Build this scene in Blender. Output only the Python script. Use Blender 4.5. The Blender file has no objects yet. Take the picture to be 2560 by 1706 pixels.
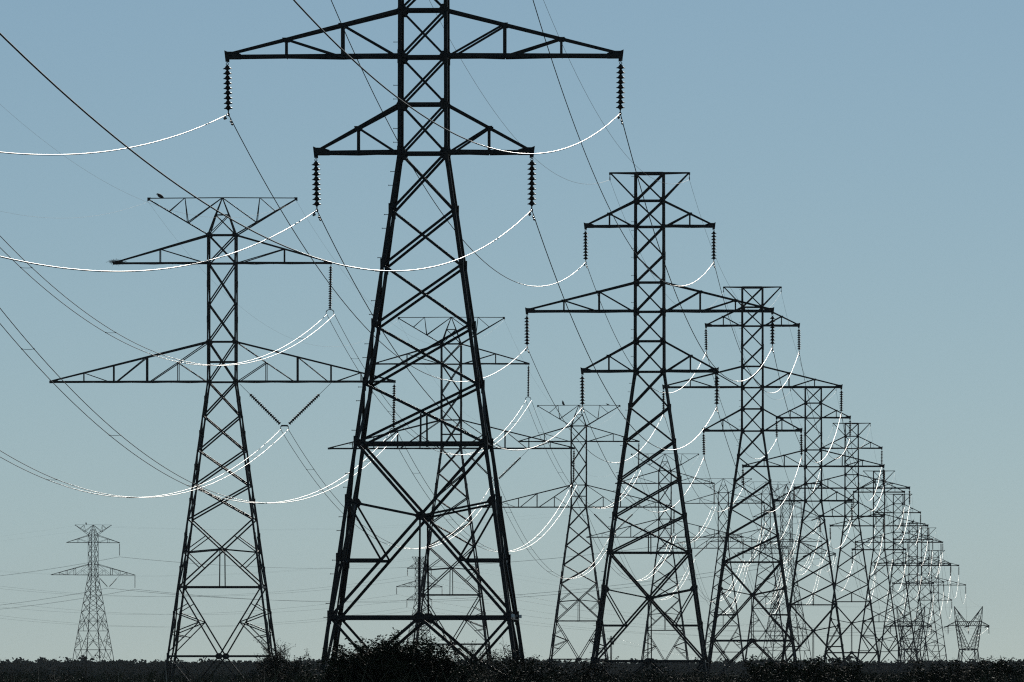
import bpy, math, random
from mathutils import Vector, Matrix

random.seed(7)
S = bpy.context.scene
C = S.collection
R = math.radians

# ------------------------------------------------------------------ camera
HC = 2.0                       # eye height
F = 29300.0                    # focal length in pixels of a 2560 px wide frame
HOR = 1672.0                   # row of the horizon in that frame
cd = bpy.data.cameras.new("camera")
cam = bpy.data.objects.new("camera", cd); C.objects.link(cam)
cam.location = (0, 0, HC); cam.rotation_euler = (R(90), 0, 0)
cd.sensor_width = 36; cd.lens = F / 2560 * 36
cd.shift_y = (HOR - 853) / 2560
cd.clip_start = 1; cd.clip_end = 40000
S.camera = cam

# ------------------------------------------------------------------ light
SUN_EL, SUN_AZ = 15.5, 5.5     # degrees; azimuth clockwise from the viewing direction (+Y)
w = bpy.data.worlds.new("World"); S.world = w; w.use_nodes = True
nt = w.node_tree; nt.nodes.clear()
sky = nt.nodes.new("ShaderNodeTexSky"); sky.sky_type = 'NISHITA'; sky.sun_disc = False
sky.sun_elevation = R(SUN_EL); sky.sun_rotation = R(SUN_AZ)
sky.air_density = .60; sky.dust_density = .05; sky.ozone_density = 4.0; sky.altitude = 300
bg = nt.nodes.new("ShaderNodeBackground"); bg.inputs[1].default_value = 0.0485
wo = nt.nodes.new("ShaderNodeOutputWorld")
veil = nt.nodes.new("ShaderNodeMixRGB"); veil.inputs[0].default_value = .34      # thin even veil over the clear sky
veil.inputs[2].default_value = (.275 / .0485, .40 / .0485, .46 / .0485, 1)
nt.links.new(sky.outputs[0], veil.inputs[1]); wb = nt.nodes.new("ShaderNodeMixRGB"); wb.blend_type = 'MULTIPLY'; wb.inputs[0].default_value = 1
wb.inputs[2].default_value = (.925, .968, .96, 1)      # the camera's cool white balance
nt.links.new(veil.outputs[0], wb.inputs[1]); nt.links.new(wb.outputs[0], bg.inputs[0])
nt.links.new(bg.outputs[0], wo.inputs[0])
sd = bpy.data.lights.new("sun", 'SUN'); sd.energy = 3.0; sd.angle = R(0.5); sd.color = (1, .95, .86)
sun = bpy.data.objects.new("sun", sd); C.objects.link(sun)
sdir = Vector((math.sin(R(SUN_AZ)) * math.cos(R(SUN_EL)), math.cos(R(SUN_AZ)) * math.cos(R(SUN_EL)), math.sin(R(SUN_EL))))
sun.rotation_euler = (-sdir).to_track_quat('-Z', 'Y').to_euler()
S.view_settings.view_transform = 'Standard'; S.view_settings.look = 'None'
S.view_settings.exposure = 0.0; S.view_settings.gamma = 1
S.cycles.use_denoising = False
S.cycles.use_adaptive_sampling = False
S.cycles.filter_width = 1.2
S.cycles.max_bounces = 4; S.cycles.volume_bounces = 0
S.cycles.sample_clamp_direct = 0; S.cycles.sample_clamp_indirect = 4

# ------------------------------------------------------------------ materials
def mat(name, col, rough=.6, metal=0., spec=.5, noise=None, nscale=5., trans=0.):
    m = bpy.data.materials.new(name); m.use_nodes = True
    t = m.node_tree; b = t.nodes["Principled BSDF"]
    b.inputs["Roughness"].default_value = rough; b.inputs["Metallic"].default_value = metal
    b.inputs["Specular IOR Level"].default_value = spec
    b.inputs["Base Color"].default_value = (*col, 1)
    if noise:
        tc = t.nodes.new("ShaderNodeTexCoord")
        n = t.nodes.new("ShaderNodeTexNoise"); n.inputs["Scale"].default_value = nscale; n.inputs["Detail"].default_value = 6
        r = t.nodes.new("ShaderNodeValToRGB")
        r.color_ramp.elements[0].position = .35; r.color_ramp.elements[1].position = .65
        r.color_ramp.elements[0].color = (*col, 1); r.color_ramp.elements[1].color = (*noise, 1)
        t.links.new(tc.outputs["Object"], n.inputs["Vector"])
        t.links.new(n.outputs["Fac"], r.inputs["Fac"]); t.links.new(r.outputs[0], b.inputs["Base Color"])
    return m
M = dict(
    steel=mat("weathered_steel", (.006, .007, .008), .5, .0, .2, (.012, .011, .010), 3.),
    hardware=mat("forged_hardware", (.03, .03, .03), .45, .6),
    porcelain=mat("brown_glazed_porcelain", (.014, .009, .008), .5, 0, .12, (.02, .014, .012), 8.),
    alu=mat("stranded_aluminium", (.026, .026, .026), .47, 1.),
    gwire=mat("galvanised_strand", (.06, .06, .06), .65, .6),
    bird=mat("dark_feathers", (.012, .010, .010), .7, 0, .3, (.03, .022, .018), 30),
    leaf=mat("leathery_leaf", (.010, .013, .005), .75, 0, .08, (.021, .025, .009), 2.),
    leaf2=mat("grey_green_leaf", (.012, .014, .007), .75, 0, .08, (.022, .024, .013), 2.),
    farleaf=mat("woodland_leaf", (.014, .018, .012), .9, 0, .0, (.022, .026, .017), .3),
    bark=mat("thorn_bark", (.035, .028, .022), .85, 0, .2),
    ground=mat("dry_earth", (.030, .028, .018), 1., 0, 0., (.055, .048, .030), .08),
    wood=mat("tarred_wood", (.03, .024, .018), .8, 0, .2, (.05, .04, .03), 4.),
    plate=mat("pale_enamel", (.7, .7, .68), .5, 0, .3, (.55, .55, .52), 9.),
    straw=mat("dry_grass", (.09, .08, .045), .6, 0, .3, (.05, .05, .025), 3.),
    concrete=mat("footing_concrete", (.18, .18, .17), .9, 0, .2, (.25, .24, .22), 5.),
)

# ------------------------------------------------------------------ mesh helpers
class MB:
    def __init__(s): s.v = []; s.f = []
    def add(s, vs, fs):
        o = len(s.v); s.v += [tuple(p) for p in vs]; s.f += [tuple(i + o for i in f) for f in fs]
    def angle(s, a, b, size, n, t=None, ext=0.):
        """rolled steel angle from a to b, one flange facing n"""
        a = Vector(a); b = Vector(b); d = (b - a)
        if d.length < 1e-4: return
        d.normalize(); a = a - d * ext; b = b + d * ext
        n = Vector(n); n = (n - d * n.dot(d))
        if n.length < 1e-3: n = d.orthogonal()
        n.normalize(); q = d.cross(n); t = t or max(.006, size * .12)
        pr = [(0, 0), (size, 0), (size, t), (t, t), (t, size), (0, size)]
        vs = []
        for p in (a, b):
            for (u, v) in pr: vs.append(p + q * (u - size / 2) - n * (v - t))
        fs = [(i, (i + 1) % 6, (i + 1) % 6 + 6, i + 6) for i in range(6)] + [(5, 4, 3, 0), (3, 2, 1, 0), (6, 9, 10, 11), (6, 7, 8, 9)]
        s.add(vs, fs)
    def box(s, c, sx, sy, sz, rot=None):
        c = Vector(c); vs = []
        for x in (-1, 1):
            for y in (-1, 1):
                for z in (-1, 1):
                    p = Vector((x * sx / 2, y * sy / 2, z * sz / 2))
                    if rot: p = rot @ p
                    vs.append(c + p)
        s.add(vs, [(0, 1, 3, 2), (4, 6, 7, 5), (0, 4, 5, 1), (2, 3, 7, 6), (0, 2, 6, 4), (1, 5, 7, 3)])
    def tube(s, pts, r, k=6, cap=True):
        pts = [Vector(p) for p in pts]; n = len(pts); rs = r if isinstance(r, (list, tuple)) else [r] * n
        o = len(s.v); pq = None
        for i, p in enumerate(pts):
            d = (pts[min(i + 1, n - 1)] - pts[max(i - 1, 0)])
            if d.length < 1e-9: d = Vector((0, 1, 0))
            d.normalize()
            if pq is None:
                q = d.orthogonal().normalized()
            else:
                q = (pq - d * pq.dot(d)).normalized()
            pq = q; e = d.cross(q)
            for j in range(k):
                a = 2 * math.pi * j / k
                s.v.append(tuple(p + (q * math.cos(a) + e * math.sin(a)) * rs[i]))
        for i in range(n - 1):
            for j in range(k):
                j2 = (j + 1) % k
                s.f.append((o + i * k + j, o + i * k + j2, o + (i + 1) * k + j2, o + (i + 1) * k + j))
        if cap:
            s.f.append(tuple(o + j for j in reversed(range(k)))); s.f.append(tuple(o + (n - 1) * k + j for j in range(k)))
    def plate(s, pts, n, t):
        pts = [Vector(p) for p in pts]; n = Vector(n).normalized(); k = len(pts)
        s.add([p + n * t / 2 for p in pts] + [p - n * t / 2 for p in pts],
              [tuple(range(k)), tuple(reversed(range(k, 2 * k)))] + [(i, i + k, (i + 1) % k + k, (i + 1) % k) for i in range(k)])
    def mesh(s, name, m, smooth=False):
        me = bpy.data.meshes.new(name); me.from_pydata(s.v, [], s.f)
        me.materials.append(m)
        if smooth: me.polygons.foreach_set("use_smooth", [True] * len(me.polygons))
        me.update(); return me

def obj(name, me, parent=None, loc=None, rot=None):
    o = bpy.data.objects.new(name, me); C.objects.link(o)
    if parent: o.parent = parent
    if loc is not None: o.location = loc
    if rot is not None: o.rotation_euler = rot
    return o
def tag(o, label=None, cat=None, group=None, kind=None):
    for k, v in (("label", label), ("category", cat), ("group", group), ("kind", kind)):
        if v: o[k] = v
    return o
def thing(name, label, cat, loc=(0, 0, 0), rz=0., group=None):
    o = obj(name, None, None, loc, (0, 0, rz)); o.empty_display_size = .5
    return tag(o, label, cat, group)

YAW = -math.atan(.0440)        # both rows run this much to the right of the viewing direction
def world(px, py, k):          # frame column, row and scale (px per m) -> point in the world
    return Vector(((px - 1280) / k, F / k, HC + (HOR - py) / k))
def g_noise(x, y):
    return .18 * math.sin(x * .31 + y * .021) + .12 * math.sin(x * .13 - y * .047 + 1.3)
def gz(x, y):
    b = max(0., min(1., (y - 40) / 80)) * max(0., min(1., (620 - y) / 240))
    b = b * b * (3 - 2 * b)
    return b * (1.15 + .6 * g_noise(x, y))

# ------------------------------------------------------------------ the ground
def build_ground():
    mb = MB(); ys = [-60, 0, 30] + [40 + 10 * i for i in range(62)] + [700, 900, 1300, 2000, 3200, 6000, 11900]
    prev = None
    for y in ys:
        hw = 60 + max(0, y) * .6; n = 48; row = []
        for i in range(n + 1):
            x = -hw + 2 * hw * i / n
            mb.v.append((x, y, gz(x, y))); row.append(len(mb.v) - 1)
        if prev:
            for i in range(n): mb.f.append((prev[i], prev[i + 1], row[i + 1], row[i]))
        prev = row
    tag(obj("ground", mb.mesh("ground", M["ground"], True)), kind="structure")
build_ground()

# ------------------------------------------------------------------ lattice faces
def face_pt(u, z, k, hw):
    h = hw(z); x, y = u * h, -h
    return Vector(((x, y, z), (-y, x, z), (-x, -y, z), (y, -x, z))[k])
NRM = ((0, -1, 0), (1, 0, 0), (0, 1, 0), (-1, 0, 0))
def face_bracing(segs, plates, hw, k, top_bot=None):
    mb = MB()
    for i, (u1, z1, u2, z2, sz) in enumerate(segs):
        mb.angle(face_pt(u1, z1, k, hw), face_pt(u2, z2, k, hw), sz, Vector(NRM[k]) * (1 if i % 2 else -1))
    for (u, z, a, b) in plates:
        c = face_pt(u, z, k, hw); n = Vector(NRM[k]); q = Vector((-n.y, n.x, 0))
        if q.dot(face_pt(1, z, k, hw) - face_pt(-1, z, k, hw)) < 0: q = -q
        mb.plate([c - q * a, c - q * a * .35 + Vector((0, 0, b)), c + q * a * .35 + Vector((0, 0, b)), c + q * a,
                  c + q * a * .35 - Vector((0, 0, b)), c - q * a * .35 - Vector((0, 0, b))], n, .02)
    return mb
def leg_mb(sx, sy, levels, sizes, hw, bolts=False):
    mb = MB()
    for i in range(len(levels) - 1):
        z1, z2 = levels[i], levels[i + 1]; sz = sizes[min(i, len(sizes) - 1)]
        p = [Vector((sx * hw(z), sy * hw(z), z)) for z in (z1, z2)]
        o = Vector((sx, sy, 0)) * (sz * .12)
        a, b = p[0] + o, p[1] + o
        d = (b - a).normalized(); t = sz * .14
        # equal angle with its heel outwards
        X = Vector((-sx, 0, 0)); Y = Vector((0, -sy, 0)); h = Vector((sx, sy, 0)) * sz * .5
        pr = [(0, 0), (sz, 0), (sz, t), (t, t), (t, sz), (0, sz)]
        vs = [q + h + X * u + Y * v for q in (a - d * -.0, b) for (u, v) in pr]
        fs = [(j, (j + 1) % 6, (j + 1) % 6 + 6, j + 6) for j in range(6)] + [(0, 3, 4, 5), (0, 1, 2, 3), (11, 10, 9, 6), (9, 8, 7, 6)]
        mb.add(vs, fs)
        if i:   # splice plate lapped over the joint, on the outside
            zc = z1; pj = Vector((sx * hw(zc), sy * hw(zc), zc)) + Vector((sx, sy, 0)) * (sz * .56 + .010)
            for (ax, ay) in ((1, 0), (0, 1)):
                c = pj - Vector((sx * ay * sz * .5, sy * ax * sz * .5, 0)) * 1.0
                mb.box(c, .018 if ax else sz * .9, .018 if ay else sz * .9, .42 if sz > .09 else .3)
    if bolts:
        z = levels[0] - .2; n = 0
        while z > levels[-1] + 2.2:
            p = Vector((sx * hw(z), sy * hw(z), z)) + Vector((sx * .06, 0, 0))
            mb.tube([p, p + Vector((sx * .13, 0, 0))], .010, 5); mb.box(p + Vector((sx * .133, 0, 0)), .014, .035, .035)
            z -= .42 if n % 2 else .9; n += 1
    return mb
def footing_mb(sx, sy, zb, hw):
    mb = MB(); h = hw(zb)
    mb.tube([(sx * h, sy * h, zb - .6), (sx * h, sy * h, zb + .12)], .32, 12)
    return mb

def xs(z1, z2, s): return [(-1, z1, 1, z2, s), (1, z1, -1, z2, s)]
def hz(z, s): return [(-1, z, 1, z, s)]

# ------------------------------------------------------------------ pylon with three pairs of arms
def hwA(z): return .5 * (1.40 + (.283 * -z if z < 0 else -.006 * z))
def segsA(ext):
    s = []; sh = [9.71, 8.39, 7.11, 5.71, 4.38, 2.945, 1.50, 0]
    for a, b in zip(sh, sh[1:]): s += xs(a, b, .07)
    for z in (9.71, 8.39, 7.11, 4.38, 2.945, 1.50, 0): s += hz(z, .085)
    lo = [0, -1.76, -3.45, -5.29, -7.09, -8.88]
    for a, b in zip(lo, lo[1:]): s += xs(a, b, .08)
    s += [(0, -7.98, 0, -8.88, .055)] + hz(-8.88, .085)
    s += xs(-8.88, -14.2, .09) + [(0, -11.11, 0, -14.2, .055)] + hz(-14.2, .13)
    for q in (-1, 1):
        x = 1.175 / hwA(-12.45)
        s += [(q, -10.66, 0, -11.11, .065), (q, -10.66, q * x, -12.45, .06), (q, -12.45, q * x, -12.45, .09)]
        pz = -14.2 - min(1.5, ext * .55); px = 1.54 / hwA(pz); zb = -14.2 - ext
        s += [(q, -14.2, q * px, pz, .08), (0, -14.2, q * px, pz, .095), (q * px, pz, q * .97, zb + .3, .08)]
    pl = [(0, -11.11, .17, .13), (0, -14.2, .26, .15), (0, -8.88, .08, .06)]
    for q in (-1, 1):
        for z in (8.39, 4.38, 1.5, 0, 2.945): pl.append((q * .93, z, .16, .17))
        pl += [(q * .97, -8.88, .13, .12), (q * .97, -14.2, .13, .12), (q * .98, -10.66, .14, .14)]
    return s, pl
def arm_A(sx, tip, zc, zt, vert, sz=.09, rise=.13):
    """tapering arm: two bottom chords, two top chords, posts, diagonals and the hanger plate at its tip"""
    mb = MB(); h = hwA(zc); ht = hwA(zt)
    T = Vector((sx * (tip - .05), 0, zc)); TT = Vector((sx * (tip - .12), 0, zc + rise))
    for sy in (-1, 1):
        bo = Vector((sx * h, sy * h, zc)); to = Vector((sx * ht, sy * ht, zt))
        off = Vector((0, sy * .04, 0))
        mb.angle(bo, T + off, sz * 1.25, (0, 0, -1)); mb.angle(to, TT + off, sz, (0, sy, 0))
        def on(p, q, x):
            f = (x - abs(p.x)) / (abs(q.x) - abs(p.x)); return p + (q - p) * f
        last = None
        for i, x in enumerate(vert):
            a = on(bo, T + off, x); b = on(to, TT + off, x)
            mb.angle(a, b, .07 if x < tip * .6 else .06, (0, sy, 0))
            nx = vert[i - 1] if i else None
            tgt = on(bo, T + off, nx) if nx else bo + Vector((sx * .12, 0, .02))
            mb.angle(b, tgt, .065, (0, -sy, 0))
            mb.plate([b + Vector((-.12, 0, .05)), b + Vector((.12, 0, .05)), b + Vector((.08, 0, -.08)), b + Vector((-.08, 0, -.08))], (0, 1, 0), .016)
    ps = [h] + list(vert) + [tip * .93]
    for i in range(len(ps) - 1):      # lacing between the bottom chords
        def yo(x): return h * (tip - x) / (tip - h)
        x1, x2 = ps[i], ps[i + 1]; q = 1 if i % 2 else -1
        mb.angle((sx * x1, q * yo(x1), zc), (sx * x2, -q * yo(x2), zc), .05, (0, 0, 1))
        mb.angle((sx * x2, q * yo(x2), zc), (sx * x2, -q * yo(x2), zc), .05, (0, 0, 1))
    # gusset and hanger plate at the tip
    mb.plate([(sx * (tip - .42), 0, zc - .05), (sx * (tip + .02), 0, zc - .05), (sx * (tip + .02), 0, zc + rise + .06), (sx * (tip - .2), 0, zc + rise + .06), (sx * (tip - .42), 0, zc + .12)], (0, 1, 0), .11)
    mb.plate([(sx * (tip - .07), 0, zc - .14), (sx * (tip + .05), 0, zc - .12), (sx * (tip + .09), 0, zc + rise + .1), (sx * (tip - .06), 0, zc + rise + .04)], (0, 1, 0), .05)
    return mb
def cap_A():
    mb = MB(); z = 9.71; h = hwA(z)
    for sy in (-1, 1):
        mb.angle((-h, sy * h, z + .02), (h, sy * h, z + .02), .12, (0, sy, 0))
        for sx in (-1, 1):
            mb.angle((sx * h, sy * h, z + .03), (sx * 1.93, sy * .05, z + .05), .075, (0, sy, 0))
            mb.angle((sx * 1.9, sy * .05, z + .02), (sx * h, sy * hwA(8.39), 8.45), .075, (0, sy, 0))
    for sx in (-1, 1): mb.box((sx * 1.95, 0, z + .02), .08, .16, .12)
    return mb

ARMS_A = (("top", 3.15, 7.11, 8.39, (1.97,)), ("middle", 6.03, 2.945, 4.38, (2.48, 4.21)), ("bottom", 3.31, 0., 1.50, (2.0,)))
_c = {}
def cache(k, f):
    if k not in _c: _c[k] = f()
    return _c[k]
LEV_A = [9.76, 5.71, 2.945, 0, -1.76, -3.45, -5.29, -7.09, -8.88, -10.66, -12.45, -14.2]
SIZ_A = [.11, .11, .11, .11, .11, .11, .11, .112, .115, .115, .12, .12]
def pylon_A(P, ext, rz, label, group, bolts):
    """P is the centre of the bottom arm's chord"""
    zb = -14.2 - ext
    t = thing("lattice_pylon", label, "power pylon", (P[0], P[1], P[2] + zb), rz, group)
    off = (0, 0, -zb)
    for sx in (-1, 1):
        for sy in (-1, 1):
            bl = bolts and sx == -1 and sy == -1
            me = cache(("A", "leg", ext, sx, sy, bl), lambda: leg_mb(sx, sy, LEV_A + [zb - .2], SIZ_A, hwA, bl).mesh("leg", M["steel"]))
            lg = obj("leg", me, t, off)
            obj("footing", cache(("A", "foot", ext, sx, sy), lambda: footing_mb(sx, sy, zb, hwA).mesh("footing", M["concrete"])), lg)
    sg, pl = segsA(ext)
    for k in range(4):
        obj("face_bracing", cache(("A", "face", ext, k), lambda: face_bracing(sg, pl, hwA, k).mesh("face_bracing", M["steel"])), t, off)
    for (nm, tip, zc, zt, vt) in ARMS_A:
        for sx in (-1, 1):
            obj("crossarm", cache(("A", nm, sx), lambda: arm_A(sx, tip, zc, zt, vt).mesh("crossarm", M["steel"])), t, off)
    obj("ground_wire_beam", cache(("A", "cap"), lambda: cap_A().mesh("ground_wire_beam", M["steel"])), t, off)
    return t

# ------------------------------------------------------------------ pylon with a pointed peak and two pairs of arms
class PB: pass
B_STD = PB(); B_STD.key = "B"; B_STD.w = 1.75; B_STD.sl = .27; B_STD.up = 7.66; B_STD.ut = 9.5; B_STD.mid = 5.05; B_STD.lt = 2.61; B_STD.apex = 11.92; B_STD.beam = 4.81; B_STD.ua = 7.05; B_STD.la = 11.16
B_ANG = PB(); B_ANG.key = "BA"; B_ANG.w = 2.1; B_ANG.sl = .29; B_ANG.up = 7.8; B_ANG.ut = 10.6; B_ANG.mid = 5.2; B_ANG.lt = 3.0; B_ANG.apex = 14.8; B_ANG.beam = 3.6; B_ANG.ua = 7.4; B_ANG.la = 11.0
def segsB(p, ext, hw):
    s = []
    sh = [p.ut, p.up, p.mid, p.lt, 0]
    for a, b in zip(sh, sh[1:]): s += xs(a, b, .085)
    for z in (p.ut, p.up, p.lt, p.lt * .5, 0): s += hz(z, .09)
    lo = [0, -2.21, -4.45, -6.7, -8.88]
    for a, b in zip(lo, lo[1:]): s += xs(a, b, .10)
    s += xs(-8.88, -13.24, .095) + hz(-13.24, .12) + hz(-17.7, .13)
    ha, hb = hw(-8.88), hw(-13.24); zc = -8.88 - 4.36 * ha / (ha + hb)
    s += [(0, zc, 0, -13.24, .07)]
    for q in (-1, 1):
        xa = ha * (1 - (-8.88 + 9.94) / (-8.88 - zc)) / hw(-9.94); xb = hb * (zc + 12.0) / (zc + 13.24) / hw(-12.0)
        s += [(q, -11., 0, zc, .075), (q, -11, q * xa, -9.94, .065), (q, -11., q * xb, -12., .065)]
        def d(z): return hb * (1 - (-13.24 - z) / 4.46) / hw(z)
        Qx, Qz = q * d(-15.5), -15.5
        s += [(q, -13.24, 0, -17.7, .09), (q, -14.9, Qx, Qz, .07), (q, -16.2, Qx, Qz, .07), (q, -17.4, Qx, Qz, .07),
              (q, -14.8, q * d(-14.3), -14.3, .06), (q, -16.3, (q + Qx) / 2, -16.5, .06)]
        pz = -17.7 - min(2.0, ext * .6)
        s += [(q, -17.7, q * .45, pz, .07), (0, -17.7, q * .45, pz, .09), (q * .45, pz, q * .96, -17.7 - ext + .2 if ext < 6 else -20.9, .07)]
    if ext > 6:
        s += hz(-20.9, .1)
        for q in (-1, 1): s += [(0, -20.9, q * .97, -17.5 - ext, .09), (q, -20.9 - (ext - 3.2) / 2, q * .5, -20.9 - (ext - 3.2) / 2, .07)]
    pl = [(0, zc, .12, .1), (0, -17.7, .3, .2)]
    for q in (-1, 1):
        for z in (p.ut, p.lt): pl.append((q * .95, z, .2, .16))
        pl += [(q * .97, -13.24, .16, .16), (q * .96, 0, .14, .12)]
    return s, pl
def on(p, q, x):
    f = (x - abs(p.x)) / (abs(q.x) - abs(p.x)); return p + (q - p) * f
def arm_B(p, sx, tip, zc, zt, hw, lower):
    mb = MB(); h = hw(zc)
    T = Vector((sx * tip, 0, zc)); TT = Vector((sx * (tip - .1), 0, zc + .09))
    for sy in (-1, 1):
        o = Vector((0, sy * .04, 0)); bo = Vector((sx * h, sy * h, zc)); to = Vector((sx * h, sy * h, zt))
        mb.angle(bo, T + o, .11, (0, 0, -1)); mb.angle(to, TT + o, .10, (0, sy, 0))
        n = (0, sy, 0)
        if not lower:
            x = tip * .57; a = on(bo, T + o, x); b = on(to, TT + o, x)
            mb.angle(a, b, .06, n); mb.angle(b, bo + Vector((sx * .15, 0, .02)), .06, n)
        else:
            k = tip / 11.16; tops = {}
            for x, s_ in ((8.97 * k, .055), (7.03 * k, .07), (4.87 * k, .085)):
                a = on(bo, T + o, x); b = on(to, TT + o, x); tops[round(x / k, 2)] = b
                mb.angle(a, b, s_, n)
            mb.angle(tops[4.87], on(bo, T + o, 6.88 * k), .06, n)
            mb.angle(tops[8.97], on(bo, T + o, 7.23 * k), .055, n)
            I = on(bo, T + o, 2.85 * k) + Vector((0, 0, zt * .48))
            mb.angle(to, I, .06, n); mb.angle(I, on(bo, T + o, 4.7 * k), .06, n)
            mb.angle(I, bo + Vector((sx * .15, 0, .03)), .055, n); mb.angle(I, on(bo, T + o, 2.85 * k), .05, n)
    N = 8 if lower else 5
    for i in range(N):
        x1 = h + (tip * .97 - h) * i / N; x2 = h + (tip * .97 - h) * (i + 1) / N
        y1 = h * (tip - x1) / (tip - h); y2 = h * (tip - x2) / (tip - h); q = 1 if i % 2 else -1
        mb.angle((sx * x1, q * y1, zc), (sx * x2, -q * y2, zc), .05, (0, 0, 1))
        mb.angle((sx * x2, y2, zc), (sx * x2, -y2, zc), .045, (0, 0, 1))
    mb.plate([(sx * (tip - .5), 0, zc - .04), (sx * (tip + .05), 0, zc - .06), (sx * (tip + .05), 0, zc + .12), (sx * (tip - .5), 0, zc + .15)], (0, 1, 0), .09)
    return mb
def peak_B(p, hw):
    mb = MB(); h = hw(p.ut); A = Vector((0, 0, p.apex)); zm = p.ut + (p.apex - p.ut) * .54; m = h * .49
    for sx in (-1, 1):
        for sy in (-1, 1):
            c = Vector((sx * h, sy * h, p.ut)); q = Vector((sx * m, sy * m, zm))
            mb.angle(c, q, .085, (0, sy, 0)); mb.angle(q, A, .07, (0, sy, 0))
    for k in range(4):
        a = [Vector((-1, -1, 0)), Vector((1, -1, 0)), Vector((1, 1, 0)), Vector((-1, 1, 0))]
        u, v = a[k], a[(k + 1) % 4]; U = lambda q, s_, z: Vector((q.x * s_, q.y * s_, z))
        mb.angle(U(u, m, zm), U(v, m, zm), .06, NRM[k])
        mb.angle(U(u, h, p.ut), U(v, m, zm), .055, NRM[k]); mb.angle(U(v, h, p.ut), U(u, m, zm), .055, NRM[k])
    return mb
def wing_B(p, sx, hw):
    """one half of the flat-topped ground wire beam"""
    mb = MB(); h = hw(p.ut); A = Vector((0, 0, p.apex)); T = Vector((sx * p.beam, 0, p.apex - .03)); k = p.beam / 4.81; H = p.apex - p.ut
    mb.angle(A, T, .06, (0, -1, 0))
    for sy in (-1, 1):
        c = Vector((sx * h, sy * h, p.ut)); T2 = T + Vector((0, sy * .03, -.05))
        mb.angle(c, T2, .085, (0, sy, 0))
        V = on(c, T2, 2.23 * k); W = on(c, T2, 3.44 * k); X = Vector((sx * 2.42 * k, 0, p.apex))
        mb.angle(V, A, .065, (0, sy, 0)); mb.angle(V, X, .05, (0, sy, 0)); mb.angle(W, X, .05, (0, sy, 0))
    mb.angle(on(Vector((sx * h, h, p.ut)), T, 2.23 * k), on(Vector((sx * h, -h, p.ut)), T, 2.23 * k), .05, (0, 0, 1))
    mb.plate([T + Vector((-.18 * sx, 0, .05)), T + Vector((.05 * sx, 0, .05)), T + Vector((.05 * sx, 0, -.2)), T + Vector((-.1 * sx, 0, -.14))], (0, 1, 0), .06)
    return mb
def pylon_B(P, p, ext, rz, label, group):
    hw = lambda z: .5 * (p.w + (p.sl * -z if z < 0 else 0))
    zb = -17.7 - ext
    t = thing("lattice_pylon", label, "power pylon", (P[0], P[1], P[2] + zb), rz, group); off = (0, 0, -zb)
    lev = [p.ut, p.mid + 1.3, p.mid - 1., 0, -1.1, -3.33, -5.5, -7.7, -9.94, -12.1, -15.0, -17.7, zb - .2]
    for sx in (-1, 1):
        for sy in (-1, 1):
            lg = obj("leg", cache((p.key, "leg", ext, sx, sy), lambda: leg_mb(sx, sy, lev, [.105, .105, .105, .11, .115, .12, .12, .13, .13, .135, .14, .15], hw, False).mesh("leg", M["steel"])), t, off)
            obj("footing", cache((p.key, "foot", ext, sx, sy), lambda: footing_mb(sx, sy, zb, hw).mesh("footing", M["concrete"])), lg)
    sg, pl = segsB(p, ext, hw)
    for k in range(4):
        obj("face_bracing", cache((p.key, "face", ext, k), lambda: face_bracing(sg, pl, hw, k).mesh("face_bracing", M["steel"])), t, off)
    for sx in (-1, 1):
        obj("crossarm", cache((p.key, "ua", sx), lambda: arm_B(p, sx, p.ua, p.up, p.ut, hw, False).mesh("crossarm", M["steel"])), t, off)
        obj("crossarm", cache((p.key, "la", sx), lambda: arm_B(p, sx, p.la, 0, p.lt, hw, True).mesh("crossarm", M["steel"])), t, off)
        obj("ground_wire_beam", cache((p.key, "wing", sx), lambda: wing_B(p, sx, hw).mesh("ground_wire_beam", M["steel"])), t, off)
    obj("peak", cache((p.key, "peak"), lambda: peak_B(p, hw).mesh("peak", M["steel"])), t, off)
    return t

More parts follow.
